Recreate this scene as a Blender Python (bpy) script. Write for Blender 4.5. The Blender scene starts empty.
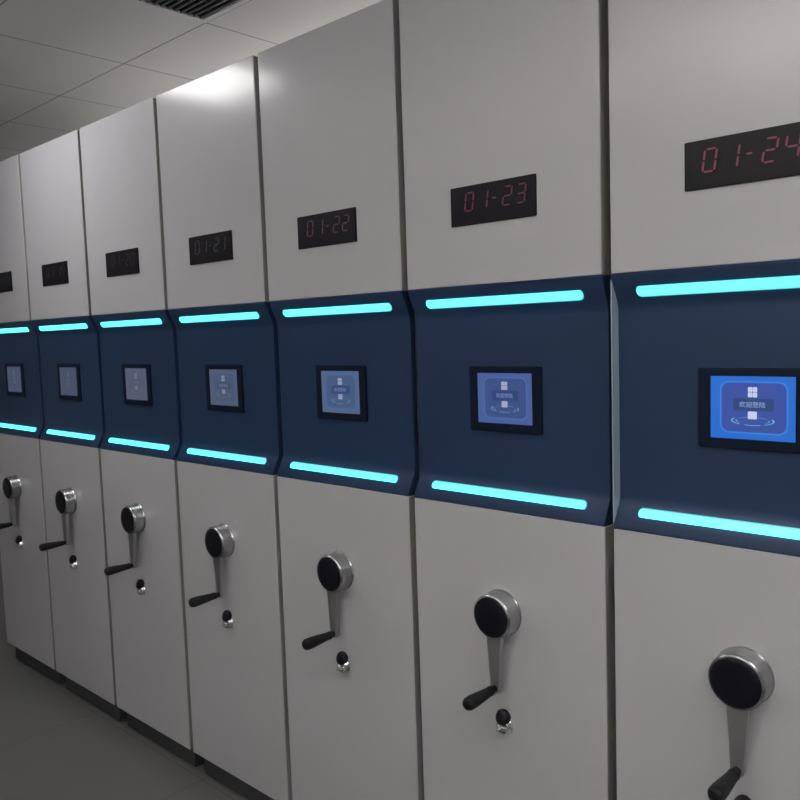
import bpy, bmesh, math
from mathutils import Vector, Matrix

scene = bpy.context.scene
COL = scene.collection
PI = math.pi

# ------------------------------------------------------------------ materials
def new_mat(name):
    m = bpy.data.materials.new(name); m.use_nodes = True
    nt = m.node_tree
    return m, nt, nt.nodes['Principled BSDF']

def paint(name, col, rough=.4, metal=0, coat=0, coat_rough=.2, spec=.5, mottle=.03, scale=6, bump=0):
    m, nt, b = new_mat(name)
    tc = nt.nodes.new('ShaderNodeTexCoord')
    n = nt.nodes.new('ShaderNodeTexNoise'); n.inputs['Scale'].default_value = scale; n.inputs['Detail'].default_value = 4
    nt.links.new(tc.outputs['Object'], n.inputs['Vector'])
    mx = nt.nodes.new('ShaderNodeMix'); mx.data_type = 'RGBA'
    mx.inputs['A'].default_value = tuple(c*(1-mottle) for c in col)+(1,)
    mx.inputs['B'].default_value = tuple(min(1, c*(1+mottle)) for c in col)+(1,)
    nt.links.new(n.outputs['Fac'], mx.inputs['Factor'])
    nt.links.new(mx.outputs['Result'], b.inputs['Base Color'])
    b.inputs['Roughness'].default_value = rough; b.inputs['Metallic'].default_value = metal
    b.inputs['Coat Weight'].default_value = coat; b.inputs['Coat Roughness'].default_value = coat_rough
    b.inputs['Specular IOR Level'].default_value = spec
    if bump:
        bp = nt.nodes.new('ShaderNodeBump'); bp.inputs['Strength'].default_value = bump; bp.inputs['Distance'].default_value = .002
        n2 = nt.nodes.new('ShaderNodeTexNoise'); n2.inputs['Scale'].default_value = scale*30
        nt.links.new(tc.outputs['Object'], n2.inputs['Vector'])
        nt.links.new(n2.outputs['Fac'], bp.inputs['Height']); nt.links.new(bp.outputs['Normal'], b.inputs['Normal'])
    return m

def glow(name, col, strength, rough=.25, base=(.02, .02, .03)):
    m, nt, b = new_mat(name)
    b.inputs['Base Color'].default_value = base+(1,)
    b.inputs['Emission Color'].default_value = tuple(col)+(1,)
    b.inputs['Emission Strength'].default_value = strength
    b.inputs['Roughness'].default_value = rough
    return m

def srgb(r, g, b):
    f = lambda c: c/12.92 if c <= .04045 else ((c+.055)/1.055)**2.4
    return tuple(f(c/255) for c in (r, g, b))

def gridded(name, col, line, x0, y0, step, w, rough):
    """surface with a square grid of thin joints, in world metres"""
    m, nt, b = new_mat(name)
    geo = nt.nodes.new('ShaderNodeNewGeometry'); sep = nt.nodes.new('ShaderNodeSeparateXYZ')
    nt.links.new(geo.outputs['Position'], sep.inputs[0])
    def M(op, a, c=None):
        n = nt.nodes.new('ShaderNodeMath'); n.operation = op
        for i, v in enumerate((a, c)):
            if v is None: continue
            if isinstance(v, (int, float)): n.inputs[i].default_value = v
            else: nt.links.new(v, n.inputs[i])
        return n.outputs[0]
    ds = []
    for o, ax in ((x0, 'X'), (y0, 'Y')):
        t = M('ABSOLUTE', M('SUBTRACT', M('FRACT', M('ADD', M('DIVIDE', M('SUBTRACT', sep.outputs[ax], o), step), 100.5)), .5))
        ds.append(M('LESS_THAN', t, w/2/step))
    fac = M('MAXIMUM', ds[0], ds[1])
    nz = nt.nodes.new('ShaderNodeTexNoise'); nz.inputs['Scale'].default_value = 1.3; nz.inputs['Detail'].default_value = 5
    nt.links.new(geo.outputs['Position'], nz.inputs['Vector'])
    m0 = nt.nodes.new('ShaderNodeMix'); m0.data_type = 'RGBA'
    m0.inputs['A'].default_value = tuple(c*.95 for c in col)+(1,); m0.inputs['B'].default_value = tuple(c*1.05 for c in col)+(1,)
    nt.links.new(nz.outputs['Fac'], m0.inputs['Factor'])
    m1 = nt.nodes.new('ShaderNodeMix'); m1.data_type = 'RGBA'
    nt.links.new(fac, m1.inputs['Factor']); nt.links.new(m0.outputs['Result'], m1.inputs['A'])
    m1.inputs['B'].default_value = line+(1,)
    nt.links.new(m1.outputs['Result'], b.inputs['Base Color'])
    b.inputs['Roughness'].default_value = rough
    return m

M_PANEL = paint('light grey enamel', (.535, .528, .555), rough=.5, coat=1, coat_rough=.17, spec=.3, mottle=.02, scale=3)
M_BODY = paint('cabinet steel', (.60, .62, .66), rough=.3, metal=.35, mottle=.03)
M_BLUE = paint('dark blue plastic', (.0155, .038, .098), rough=.45, coat=0, coat_rough=.3, mottle=.08, scale=5, spec=.45)
M_GAP_SHADE = paint('olive grey gap shade strip', (.29, .28, .255), rough=.5)  # darker than the panels, standing in for shade inside the gaps
M_CHEEK = paint('pale blue grey cheek', (.34, .39, .47), rough=.35)
M_PLINTH = paint('dark plinth', (.05, .05, .055), rough=.6)
M_PLATE = paint('black display plate', (.008, .007, .011), rough=.45, spec=.3)
M_BEZEL = paint('black blue bezel', (.005, .010, .029), rough=.5, spec=.2)
M_CHROME = paint('satin chrome', (.46, .46, .47), rough=.26, metal=1, mottle=.03, scale=40)
M_ARM = paint('cast aluminium', (.42, .42, .43), rough=.30, metal=.8, mottle=.03, scale=30)
M_BRIGHT = paint('bright chrome', (.85, .85, .85), rough=.16, metal=1, mottle=.02, scale=40)
M_BLACK = paint('black plastic', (.006, .006, .011), rough=.42, spec=.3)
M_GRIP = paint('black grip rubber', (.006, .006, .007), rough=.5, spec=.35, bump=.2)
M_LED = glow('cyan light bar', (.10, .52, .56), 1.0, rough=.3)
M_CORE = glow('cyan light core', (.075, .96, 1.05), 2.4, rough=.3)
M_CEIL = gridded('ceiling tiles', (.76, .735, .695), (.30, .29, .28), -1.78, .302, .6, .007, .55)
M_FLOOR = gridded('floor tiles', (.13, .128, .128), (.07, .07, .07), 0, 0, .8, .004, .3)
M_WALL = paint('wall paint', (.74, .73, .71), rough=.8, bump=.15, mottle=.02)
M_WALL2 = paint('grey wall paint', (.42, .42, .43), rough=.8, bump=.15, mottle=.02)
M_TRIM = paint('white metal trim', (.74, .73, .71), rough=.4)
M_SKIRT = paint('grey skirting', (.2, .2, .2), rough=.5)
M_DARK = paint('dark duct', (.015, .015, .015), rough=.8)
M_SLAT = paint('grey grille slat', (.10, .10, .10), rough=.5)

# ------------------------------------------------------------------ mesh helpers
def finish(name, bm, mat, parent=None, smooth=True, angle=35, flat_over=None):
    bmesh.ops.recalc_face_normals(bm, faces=bm.faces)
    me = bpy.data.meshes.new(name); bm.to_mesh(me); bm.free()
    me.materials.append(mat)
    if smooth:
        me.polygons.foreach_set('use_smooth', [True]*len(me.polygons))
        me.set_sharp_from_angle(angle=math.radians(angle))
        if flat_over:
            for p in me.polygons:
                if p.area > flat_over: p.use_smooth = False
    o = bpy.data.objects.new(name, me); COL.objects.link(o)
    if parent: o.parent = parent
    return o

def add_box(bm, x0, x1, y0, y1, z0, z1, bev=0, seg=2):
    r = bmesh.ops.create_cube(bm, size=1)
    bmesh.ops.scale(bm, vec=(x1-x0, y1-y0, z1-z0), verts=r['verts'])
    bmesh.ops.translate(bm, vec=((x0+x1)/2, (y0+y1)/2, (z0+z1)/2), verts=r['verts'])
    if bev:
        es = list({e for v in r['verts'] for e in v.link_edges})
        bmesh.ops.bevel(bm, geom=es, offset=bev, segments=seg, profile=.5, affect='EDGES')
    return bm

def box(*a, **k): return add_box(bmesh.new(), *a, **k)

def add_prism(bm, poly, fn, d0, d1):
    """poly: 2D outline; fn(a,b,d)->3D"""
    v0 = [bm.verts.new(fn(a, b, d0)) for a, b in poly]
    v1 = [bm.verts.new(fn(a, b, d1)) for a, b in poly]
    n = len(poly)
    bm.faces.new(v0); bm.faces.new(v1[::-1])
    for i in range(n):
        bm.faces.new((v0[i], v0[(i+1) % n], v1[(i+1) % n], v1[i]))
    return bm

def add_lathe(bm, cx, cz, prof, n=48):
    """prof: list of (radius, y); revolved about the y axis through cx,cz"""
    rings = []
    for r, y in prof:
        if r < 1e-6: rings.append([bm.verts.new((cx, y, cz))])
        else: rings.append([bm.verts.new((cx+r*math.cos(2*PI*i/n), y, cz+r*math.sin(2*PI*i/n))) for i in range(n)])
    for a, b in zip(rings, rings[1:]):
        for i in range(n):
            j = (i+1) % n
            if len(a) == 1 and len(b) == 1: continue
            if len(a) == 1: bm.faces.new((a[0], b[i], b[j]))
            elif len(b) == 1: bm.faces.new((a[i], b[0], a[j]))
            else: bm.faces.new((a[i], b[i], b[j], a[j]))
    return bm

def rrect(x0, x1, z0, z1, r, seg=8):
    pts = []
    for cx, cz, a0 in ((x1-r, z1-r, 0), (x0+r, z1-r, 90), (x0+r, z0+r, 180), (x1-r, z0+r, 270)):
        for k in range(seg+1):
            a = math.radians(a0+90*k/seg)
            pts.append((cx+r*math.cos(a), cz+r*math.sin(a)))
    return pts

FRONT = lambda a, b, d: (a, d, b)

# ------------------------------------------------------------------ cabinet dimensions (metres)
PITCH, W = .55, .529
Z_TOP, Z_B1, Z_B0, Z_FOOT = 2.355, 1.651, 1.132, .085
T = .045          # thickness of the front fascia
R = .0276         # how far the control panel is set back
K1, K0 = 1.586, 1.190

def arc_corner(p0, p1, p2, r=.012, n=5):
    p0, p1, p2 = Vector(p0), Vector(p1), Vector(p2)
    a = p1+(p0-p1).normalized()*r; b = p1+(p2-p1).normalized()*r
    return [tuple((1-t)**2*a+2*t*(1-t)*p1+t*t*b) for t in [k/n for k in range(n+1)]]

def control_panel(parent):
    A, B, C, D = (.0, Z_B1-.006), (R, K1), (R, K0), (.0, Z_B0+.006)
    prof = [(T, Z_B1), (.002, Z_B1), (0, Z_B1-.002), A] + arc_corner(A, B, C) + arc_corner(B, C, D) + [D, (0, Z_B0+.002), (.002, Z_B0), (T, Z_B0)]
    bm = bmesh.new()
    add_prism(bm, prof, lambda y, z, x: (x, y, z), 0, W)
    return finish('control_panel', bm, M_BLUE, parent, angle=40)

def slope_strip(parent, pa, pb, zc, half):
    """capsule shaped light bar lying on the slope pa->pb (y,z)"""
    pa, pb = Vector(pa), Vector(pb)
    d = (pb-pa).normalized()
    nrm = Vector((-d.y, d.x))
    if nrm.x > 0: nrm = -nrm
    t = (zc-pa.y)/(pb.y-pa.y); c = pa.lerp(pb, t)
    x0, x1 = .0475, .4795
    def fn(a, b, h):
        q = c+d*b+nrm*h
        return (a, q.x, q.y)
    bm = bmesh.new()
    add_prism(bm, rrect(x0, x1, -half, half, half*.86, 7), fn, -.004, .0015)
    o = finish('light_bar', bm, M_LED, parent, angle=50)
    m_ = .0042
    core = add_prism(bmesh.new(), rrect(x0+m_*.7, x1-m_*.7, -half+m_, half-m_, (half-m_)*.9, 7), fn, .001, .005)
    finish('bright_core', core, M_CORE, o, angle=50)
    return o

SEG = {'0': 'abcdef', '1': 'bc', '2': 'abged', '3': 'abgcd', '4': 'fgbc', '7': 'abc', '8': 'abcdefg', '9': 'abcdfg', '-': 'g'}
def digits(parent, text, mat, dz=0):
    w, h, t, sl = .0215, .0395, .0034, .14
    xs = {0: .1875, 1: .2275, 2: .2585, 3: .2925, 4: .3285}
    z0 = 1.8185
    for i, ch in enumerate(text):
        ox = xs[i]; bm = bmesh.new()
        segs = {'a': (t*.7, h, w-t*.7, h), 'd': (t*.7, 0, w-t*.7, 0), 'g': (t*.7, h/2, w-t*.7, h/2),
                'f': (0, h-t*.4, 0, h/2+t*.4), 'e': (0, h/2-t*.4, 0, t*.4), 'b': (w, h-t*.4, w, h/2+t*.4), 'c': (w, h/2-t*.4, w, t*.4)}
        for s in SEG[ch]:
            xa, za, xb, zb = segs[s]
            if ch == '-': xa += .002; xb -= .004
            p, q = Vector((xa, za)), Vector((xb, zb)); d = (q-p).normalized(); n = Vector((-d.y, d.x))*t/2
            k = t/2
            pts = [p, p+d*k+n, q-d*k+n, q, q-d*k-n, p+d*k-n]
            poly = [(ox+v.x+sl*v.y, z0+v.y) for v in pts]
            add_prism(bm, poly, FRONT, -.0048, -.0039)
        bmesh.ops.translate(bm, vec=(0, 0, dz), verts=bm.verts)
        finish('dash' if ch == '-' else 'digit', bm, mat, parent, smooth=False)

def lerp(a, b, t): return tuple(x+(y-x)*t for x, y in zip(a, b))

def text_mesh(txt, x0, x1, zc, y, mat, name, parent):
    cu = bpy.data.curves.new('t', 'FONT'); cu.body = txt; cu.size = 1; cu.align_x = 'LEFT'; cu.extrude = .0; cu.resolution_u = 3
    ob = bpy.data.objects.new('t', cu); COL.objects.link(ob)
    bpy.context.view_layer.update()
    me = bpy.data.meshes.new_from_object(ob.evaluated_get(bpy.context.evaluated_depsgraph_get()))
    bpy.data.objects.remove(ob)
    bm = bmesh.new(); bm.from_mesh(me); bpy.data.meshes.remove(me)
    if not bm.faces:
        bm.free(); return None
    r = bmesh.ops.extrude_face_region(bm, geom=bm.faces[:])
    bmesh.ops.translate(bm, vec=(0, 0, .03), verts=[v for v in r['geom'] if isinstance(v, bmesh.types.BMVert)])
    xa = min(v.co.x for v in bm.verts); xb = max(v.co.x for v in bm.verts)
    za = min(v.co.y for v in bm.verts); zb = max(v.co.y for v in bm.verts)
    s = (x1-x0)/(xb-xa)
    for v in bm.verts:
        v.co = Vector((x0+(v.co.x-xa)*s, y-v.co.z*.01, zc+(v.co.y-(za+zb)/2)*s))
    return finish(name, bm, mat, parent, smooth=False)

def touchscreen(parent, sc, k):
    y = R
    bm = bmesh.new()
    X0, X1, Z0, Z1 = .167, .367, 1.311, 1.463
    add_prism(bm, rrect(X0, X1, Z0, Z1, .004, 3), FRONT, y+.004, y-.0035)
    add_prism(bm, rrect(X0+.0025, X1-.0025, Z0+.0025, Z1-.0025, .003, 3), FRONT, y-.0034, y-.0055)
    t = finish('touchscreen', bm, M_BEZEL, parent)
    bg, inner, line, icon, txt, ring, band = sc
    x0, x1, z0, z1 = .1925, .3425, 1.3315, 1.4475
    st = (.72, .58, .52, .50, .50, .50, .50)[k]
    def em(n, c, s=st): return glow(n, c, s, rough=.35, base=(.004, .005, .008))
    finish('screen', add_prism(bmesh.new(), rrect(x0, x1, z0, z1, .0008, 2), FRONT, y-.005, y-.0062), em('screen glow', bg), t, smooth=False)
    finish('screen_tile', add_prism(bmesh.new(), rrect(.2135, .3275, 1.3455, 1.4355, .014, 8), FRONT, y-.006, y-.0066), em('screen tile glow', inner), t, smooth=False)
    # rounded outline round the tile
    bm = bmesh.new()
    o_, i_ = rrect(.2105, .3305, 1.3425, 1.4385, .0165, 8), rrect(.2122, .3288, 1.3442, 1.4368, .0150, 8)
    n = len(o_)
    for d in (y-.0061, y-.0068):
        vo = [bm.verts.new(FRONT(a, b, d)) for a, b in o_]; vi = [bm.verts.new(FRONT(a, b, d)) for a, b in i_]
        for k in range(n): bm.faces.new((vo[k], vo[(k+1) % n], vi[(k+1) % n], vi[k]))
    finish('screen_outline', bm, em('outline glow', line), t, smooth=False)
    # dark caption band
    finish('caption_band', add_prism(bmesh.new(), rrect(.2345, .3065, 1.3845, 1.4075, .002, 3), FRONT, y-.0065, y-.0069), em('band glow', band), t, smooth=False)
    # white cabinet icon, upper and lower piece
    bm = bmesh.new()
    for xa in (.2610, .2695):
        for za in (1.4095, 1.4192): add_prism(bm, rrect(xa, xa+.0077, za, za+.0088, .0012, 2), FRONT, y-.0065, y-.0074)
    M_icon = em('icon glow', icon)
    finish('upper_icon', bm, M_icon, t, smooth=False)
    finish('lower_icon', add_prism(bmesh.new(), rrect(.2612, .2768, 1.3695, 1.3835, .0015, 2), FRONT, y-.0065, y-.0078), M_icon, t, smooth=False)
    text_mesh('\u6b22\u8fce\u767b\u9646', .2455, .2915, 1.3962, y-.0069, em('caption glow', txt), 'caption', t)
    # elliptical ring under the icon, in broken arcs
    bm = bmesh.new()
    cx, cz = .2690, 1.3662
    for a0, a1, rx, rz, wd in ((150, 232, .0385, .0088, .0026), (248, 292, .0385, .0088, .0022), (306, 385, .0385, .0088, .0024),
                               (40, 140, .0330, .0066, .0010), (160, 215, .0300, .0055, .0014), (322, 372, .0300, .0055, .0014)):
        pts = []
        N = 14
        for k in range(N+1):
            a = math.radians(a0+(a1-a0)*k/N); pts.append((cx+rx*math.cos(a), cz+rz*math.sin(a)))
        for k in range(N, -1, -1):
            a = math.radians(a0+(a1-a0)*k/N); f = 1-wd/rz*.45; g = 1-wd/rx
            pts.append((cx+rx*g*math.cos(a), cz+rz*f*math.sin(a)))
        add_prism(bm, pts, FRONT, y-.0065, y-.0071)
    finish('ring_icon', bm, em('ring glow', ring), t, smooth=False)
    return t

CX = .2635
def crank(parent):
    cz = .893
    prof = [(0, .002), (.0545, .002), (.0545, -.002), (.0530, -.004), (.0520, -.010), (.0522, -.037), (.0515, -.0405), (.0495, -.0430), (.0475, -.0440), (0, -.0440)]
    hub = finish('crank', add_lathe(bmesh.new(), CX, cz, prof, 56), M_CHROME, parent, angle=30)
    cap = [(0, -.043), (.0468, -.043), (.0468, -.0448), (.0455, -.0462), (.035, -.0470), (.018, -.0474), (0, -.0475)]
    finish('cap', add_lathe(bmesh.new(), CX, cz, cap, 56), M_BLACK, hub, angle=50)
    # tapering arm hanging down from the hub
    bm = bmesh.new()
    zt, zb = cz-.030, .7215
    pts = [(CX-.023, zt), (CX-.0185, zt-.035), (CX-.0150, zt-.080), (CX-.0130, zb)]
    rb = .0125
    low = [(CX+rb*math.cos(math.radians(a)), zb+rb*math.sin(math.radians(a))) for a in range(195, 346, 15)]
    up = [(2*CX-a, b) for a, b in pts[::-1]]
    outline = pts+low+up
    add_prism(bm, outline, FRONT, -.022, -.036)
    es = [e for e in bm.edges if abs(e.verts[0].co.y-e.verts[1].co.y) < 1e-6]
    bmesh.ops.bevel(bm, geom=es, offset=.003, segments=3, profile=.5, affect='EDGES')
    finish('crank_arm', bm, M_ARM, hub)
    g = [(0, -.034), (.0085, -.034), (.0085, -.045), (.0105, -.047), (.0115, -.052), (.0108, -.058), (.0118, -.070), (.0135, -.090), (.0150, -.110),
         (.0156, -.124), (.0150, -.134), (.0125, -.1395), (.007, -.1418), (0, -.1422)]
    finish('grip', add_lathe(bmesh.new(), CX, zb, g, 32), M_GRIP, hub, angle=60)
    return hub

def lock(parent):
    x, z = CX+.004, .621
    prof = [(0, .002), (.0215, .002), (.0215, -.003), (.0195, -.006), (.0180, -.013), (.0165, -.0150), (.0130, -.0150), (.0125, -.010), (0, -.010)]
    l = finish('lock', add_lathe(bmesh.new(), x, z, prof, 32), M_BRIGHT, parent, angle=30)
    cov = add_lathe(bmesh.new(), 0, 0, [(0, .002), (.0165, .002), (.0175, -.006), (.0165, -.012), (.0145, -.0145), (0, -.0155)], 32)
    bmesh.ops.rotate(cov, cent=(0, 0, 0), matrix=Matrix.Rotation(math.radians(-28), 3, 'X'), verts=cov.verts)
    bmesh.ops.scale(cov, vec=(1, 1, 1.12), verts=cov.verts)
    bmesh.ops.translate(cov, vec=(x-.001, -.005, z+.020), verts=cov.verts)
    finish('lock_cover', cov, M_BLACK, l, angle=50)
    bm = bmesh.new(); add_box(bm, x-.013, x+.013, -.0235, -.0125, z-.0095, z-.0060, .001)
    finish('lock_lever', bm, M_BRIGHT, l)
    return l

WHITE = (1, 1, 1)
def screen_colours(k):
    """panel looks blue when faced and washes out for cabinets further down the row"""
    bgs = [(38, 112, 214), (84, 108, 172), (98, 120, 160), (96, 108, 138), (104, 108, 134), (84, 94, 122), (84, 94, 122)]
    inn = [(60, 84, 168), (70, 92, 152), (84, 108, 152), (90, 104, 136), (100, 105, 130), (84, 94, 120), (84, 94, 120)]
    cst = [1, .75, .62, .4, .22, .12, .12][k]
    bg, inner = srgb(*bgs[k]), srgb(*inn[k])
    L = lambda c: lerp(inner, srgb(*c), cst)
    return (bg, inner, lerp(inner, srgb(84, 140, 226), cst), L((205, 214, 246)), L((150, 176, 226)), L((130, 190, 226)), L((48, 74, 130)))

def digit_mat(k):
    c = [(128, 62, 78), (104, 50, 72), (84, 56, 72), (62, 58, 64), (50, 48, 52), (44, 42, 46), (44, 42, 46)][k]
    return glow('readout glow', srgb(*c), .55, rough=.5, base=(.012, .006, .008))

def cabinet(k, label):
    e = bpy.data.objects.new('mobile_shelving_cabinet', None); COL.objects.link(e)
    e.location = (-k*PITCH, 0, 0)
    e.empty_display_size = .2
    e['label'] = label; e['category'] = 'cabinet'; e['group'] = 'row of mobile shelving cabinets'
    finish('upper_panel', box(0, W, 0, T, Z_B1, Z_TOP, bev=.0018), M_PANEL, e, flat_over=.004)
    finish('lower_panel', box(0, W, 0, T, Z_FOOT, Z_B0, bev=.0018), M_PANEL, e, flat_over=.004)
    for za, zb in ((Z_B1+.002, Z_TOP-.002), (Z_FOOT+.002, Z_B0-.002)):
        finish('gap_shade_strip', box(W-.001, W+.0008, .0022, T-.002, za, zb, bev=.0003, seg=1), M_GAP_SHADE, e)  # dark strip added on the panel side to paint the gap's shade
    if k == 0:      # pale side cheek closing the left end of the recess
        pr = [(.0005, Z_B1-.012), (R+.004, K1-.004), (R+.004, K0+.004), (.0005, Z_B0+.012)]
        c = finish('side_cheek', add_prism(bmesh.new(), pr, lambda y, z, x: (x, y, z), -.0012, .0014), M_CHEEK, e, smooth=False)
        c['label'] = 'pale blue-grey side cheek'
    bm = bmesh.new()
    add_box(bm, .004, W-.004, T, .95, Z_FOOT, Z_TOP-.02, .002)
    finish('cabinet_body', bm, M_BODY, e, flat_over=.004)
    bm = bmesh.new()
    add_box(bm, .02, W-.02, .03, .93, .0, Z_FOOT)
    finish('plinth', bm, M_PLINTH, e)
    control_panel(e)
    slope_strip(e, (0, Z_B1), (R, K1), 1.6145, .0130)
    slope_strip(e, (R, K0), (0, Z_B0), 1.1670, .0122)
    bm = bmesh.new()
    dx = (.0075, 0, 0, .006, 0, 0, 0)[k]; dz = (.004, 0, 0, 0, 0, 0, 0)[k]
    add_prism(bm, rrect(.1460+dx, .3790+dx, 1.7865+dz, 1.8745+dz, .002, 3), FRONT, .002, -.0025)
    add_prism(bm, rrect(.1480+dx, .3770+dx, 1.7885+dz, 1.8725+dz, .002, 3), FRONT, -.0024, -.0040)
    d = finish('number_display', bm, M_PLATE, e)
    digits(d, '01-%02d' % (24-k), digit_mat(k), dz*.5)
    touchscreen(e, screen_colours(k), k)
    crank(e); lock(e)
    return e

LABELS = [
    'light grey mobile shelving cabinet reading 01-24, nearest and largest, cut by right edge',
    'light grey mobile shelving cabinet reading 01-23, second from the right in the row',
    'light grey mobile shelving cabinet reading 01-22, third from the right in the row',
    'grey mobile shelving cabinet with white ceiling lamp reflection near its top, fourth from right',
    'grey mobile shelving cabinet fifth from the right, just left of the one with lamp reflection',
    'narrow looking grey mobile shelving cabinet, second from the left end of the row',
    'grey mobile shelving cabinet furthest down the row, cut by left edge of the photo']
for k in range(7): cabinet(k, LABELS[k])

# ------------------------------------------------------------------ the room
H = 2.70
XL, XR, YF, YB = -6.2, 3.0, -3.3, 1.9
def struct(name, bm, mat):
    o = finish(name, bm, mat, smooth=False); o['kind'] = 'structure'; return o
struct('floor', box(XL-.1, XR+.1, YF-.1, YB+.1, -.1, 0), M_FLOOR)
struct('ceiling', box(XL-.1, XR+.1, YF-.1, YB+.1, H, H+.1), M_CEIL)
struct('wall_left', box(XL-.1, XL, YF, YB, 0, H), M_WALL)
struct('wall_right', box(XR, XR+.1, YF, YB, 0, H), M_WALL2)
struct('wall_front', box(XL, XR, YF-.1, YF, 0, H), M_WALL2)
struct('wall_back', box(XL, XR, YB, YB+.1, 0, H), M_WALL)
struct('baseboard_front', box(XL, XR, YF, YF+.015, 0, .1), M_SKIRT)
struct('baseboard_left', box(XL, XL+.015, YF+.015, YB, 0, .1), M_SKIRT)

# dark return-air grille let into one ceiling tile
gx0, gx1, gy0, gy1 = -1.765, -1.195, -.282, .288
v = bpy.data.objects.new('ceiling_vent', None); COL.objects.link(v); v.location = ((gx0+gx1)/2, (gy0+gy1)/2, H)
v['label'] = 'dark square air grille with white rim set in the ceiling tiles'; v['category'] = 'vent'
def V(bm): bmesh.ops.translate(bm, vec=(-v.location.x, -v.location.y, -H), verts=bm.verts); return bm
bm = bmesh.new(); f = .022
add_box(bm, gx0, gx1, gy0, gy0+f, H-.010, H, .002); add_box(bm, gx0, gx1, gy1-f, gy1, H-.010, H, .002)
add_box(bm, gx0, gx0+f, gy0+f, gy1-f, H-.010, H, .002); add_box(bm, gx1-f, gx1, gy0+f, gy1-f, H-.010, H, .002)
finish('vent_frame', V(bm), M_TRIM, v)
finish('vent_backing', V(box(gx0+f, gx1-f, gy0+f, gy1-f, H-.002, H)), M_DARK, v)
bm = bmesh.new()
n = 20
for i in range(n):
    yy = gy0+f+(gy1-gy0-2*f)*(i+.5)/n
    add_box(bm, gx0+f, gx1-f, yy-.003, yy+.003, H-.009, H-.0022)
finish('vent_slats', V(bm), M_SLAT, v)

def ceiling_lamp(cx, cy, strength, label, sx=.29, sy=.29, group=None):
    e = bpy.data.objects.new('ceiling_lamp', None); COL.objects.link(e); e.location = (cx, cy, H)
    e['label'] = label; e['category'] = 'ceiling light'
    if group: e['group'] = group
    bm = bmesh.new(); f = .02
    add_box(bm, -sx, sx, -sy, -sy+f, -.012, 0, .002); add_box(bm, -sx, sx, sy-f, sy, -.012, 0, .002)
    add_box(bm, -sx, -sx+f, -sy+f, sy-f, -.012, 0, .002); add_box(bm, sx-f, sx, -sy+f, sy-f, -.012, 0, .002)
    finish('lamp_frame', bm, M_TRIM, e)
    m = glow('lamp diffuser', (1, .985, .975), strength, rough=.5, base=(.8, .8, .8))
    finish('diffuser', box(-sx+f, sx-f, -sy+f, sy-f, -.006, -.001), m, e, smooth=False)
ceiling_lamp(-2.33, -.64, 11, 'white square panel light over the aisle, mirrored near the top of the fourth cabinet', sx=.27)
ceiling_lamp(1.52, -.598, 10, 'unseen added fill panel near the right end of the aisle')  # added out of view to brighten the nearest cabinets
ceiling_lamp(1.52, -2.398, 5, 'unseen added fill panel in the ceiling behind the viewer')  # another added fill, unseen behind the viewer

def fill_uplighter(cx, cy, strength, label):  # unseen trough added only to throw light onto the ceiling
    z = 2.12
    e = bpy.data.objects.new('unseen_fill_light', None); COL.objects.link(e); e.location = (cx, cy, z)
    e['label'] = label; e['category'] = 'hanging light'; e['group'] = 'unseen added fill lights'
    bm = bmesh.new()
    add_prism(bm, [(-.11, .05), (-.09, 0), (.09, 0), (.11, .05), (.104, .05), (.086, .012), (-.086, .012), (-.104, .05)], lambda y, zz, x: (x, y, zz), -.9, .9)
    add_box(bm, -.904, -.9, -.11, .11, 0, .05); add_box(bm, .9, .904, -.11, .11, 0, .05)
    finish('trough', bm, M_TRIM, e)
    m = glow('uplighter glow', (1, .985, .975), strength, rough=.5, base=(.8, .8, .8))
    finish('diffuser', box(-.89, .89, -.088, .088, .03, .036), m, e, smooth=False)
    for x in (-.7, .7): finish('hanger', box(x-.003, x+.003, -.003, .003, .03, H-z), M_TRIM, e)
fill_uplighter(.10, -2.2, 46, 'unseen added fill light nearest the viewer')  # front fills, added to lift the ceiling and upper panels
fill_uplighter(-2.0, -2.3, 4, 'unseen added fill light facing the far cabinets')
fill_uplighter(2.0, -2.3, 16, 'unseen added fill light near the right wall')
fill_uplighter(-1.9, 1.45, 8, 'unseen added fill light in the aisle behind the nearer cabinets')  # added behind the row to brighten the ceiling above it
fill_uplighter(-4.0, 1.45, 3, 'unseen added fill light in the aisle behind the far cabinets')

# ------------------------------------------------------------------ camera
yaw, pit, rol = (math.radians(a) for a in (43.0263304, -4.85224426, -1.90384916))
fw0 = Vector((-math.sin(yaw), math.cos(yaw), 0)); rt0 = Vector((math.cos(yaw), math.sin(yaw), 0)); up0 = Vector((0, 0, 1))
fw = fw0*math.cos(pit)+up0*math.sin(pit); up1 = up0*math.cos(pit)-fw0*math.sin(pit)
rt = rt0*math.cos(rol)+up1*math.sin(rol); up = up1*math.cos(rol)-rt0*math.sin(rol)
cam = bpy.data.cameras.new('camera'); co = bpy.data.objects.new('camera', cam); COL.objects.link(co)
cam.sensor_width = 36; cam.sensor_fit = 'HORIZONTAL'; cam.lens = 36*806.6284/800; cam.clip_start = .02
m = Matrix((rt, up, -fw)).transposed().to_4x4(); m.translation = Vector((.79707, -1.48408, 1.55))
co.matrix_world = m
scene.camera = co

# ------------------------------------------------------------------ world and view
w = bpy.data.worlds.new('world'); scene.world = w; w.use_nodes = True
w.node_tree.nodes['Background'].inputs[0].default_value = (.5, .5, .5, 1)
w.node_tree.nodes['Background'].inputs[1].default_value = .2
scene.view_settings.view_transform = 'Standard'; scene.view_settings.look = 'None'
scene.view_settings.gamma = 1; scene.view_settings.exposure = 0.31
scene.view_settings.use_curve_mapping = False
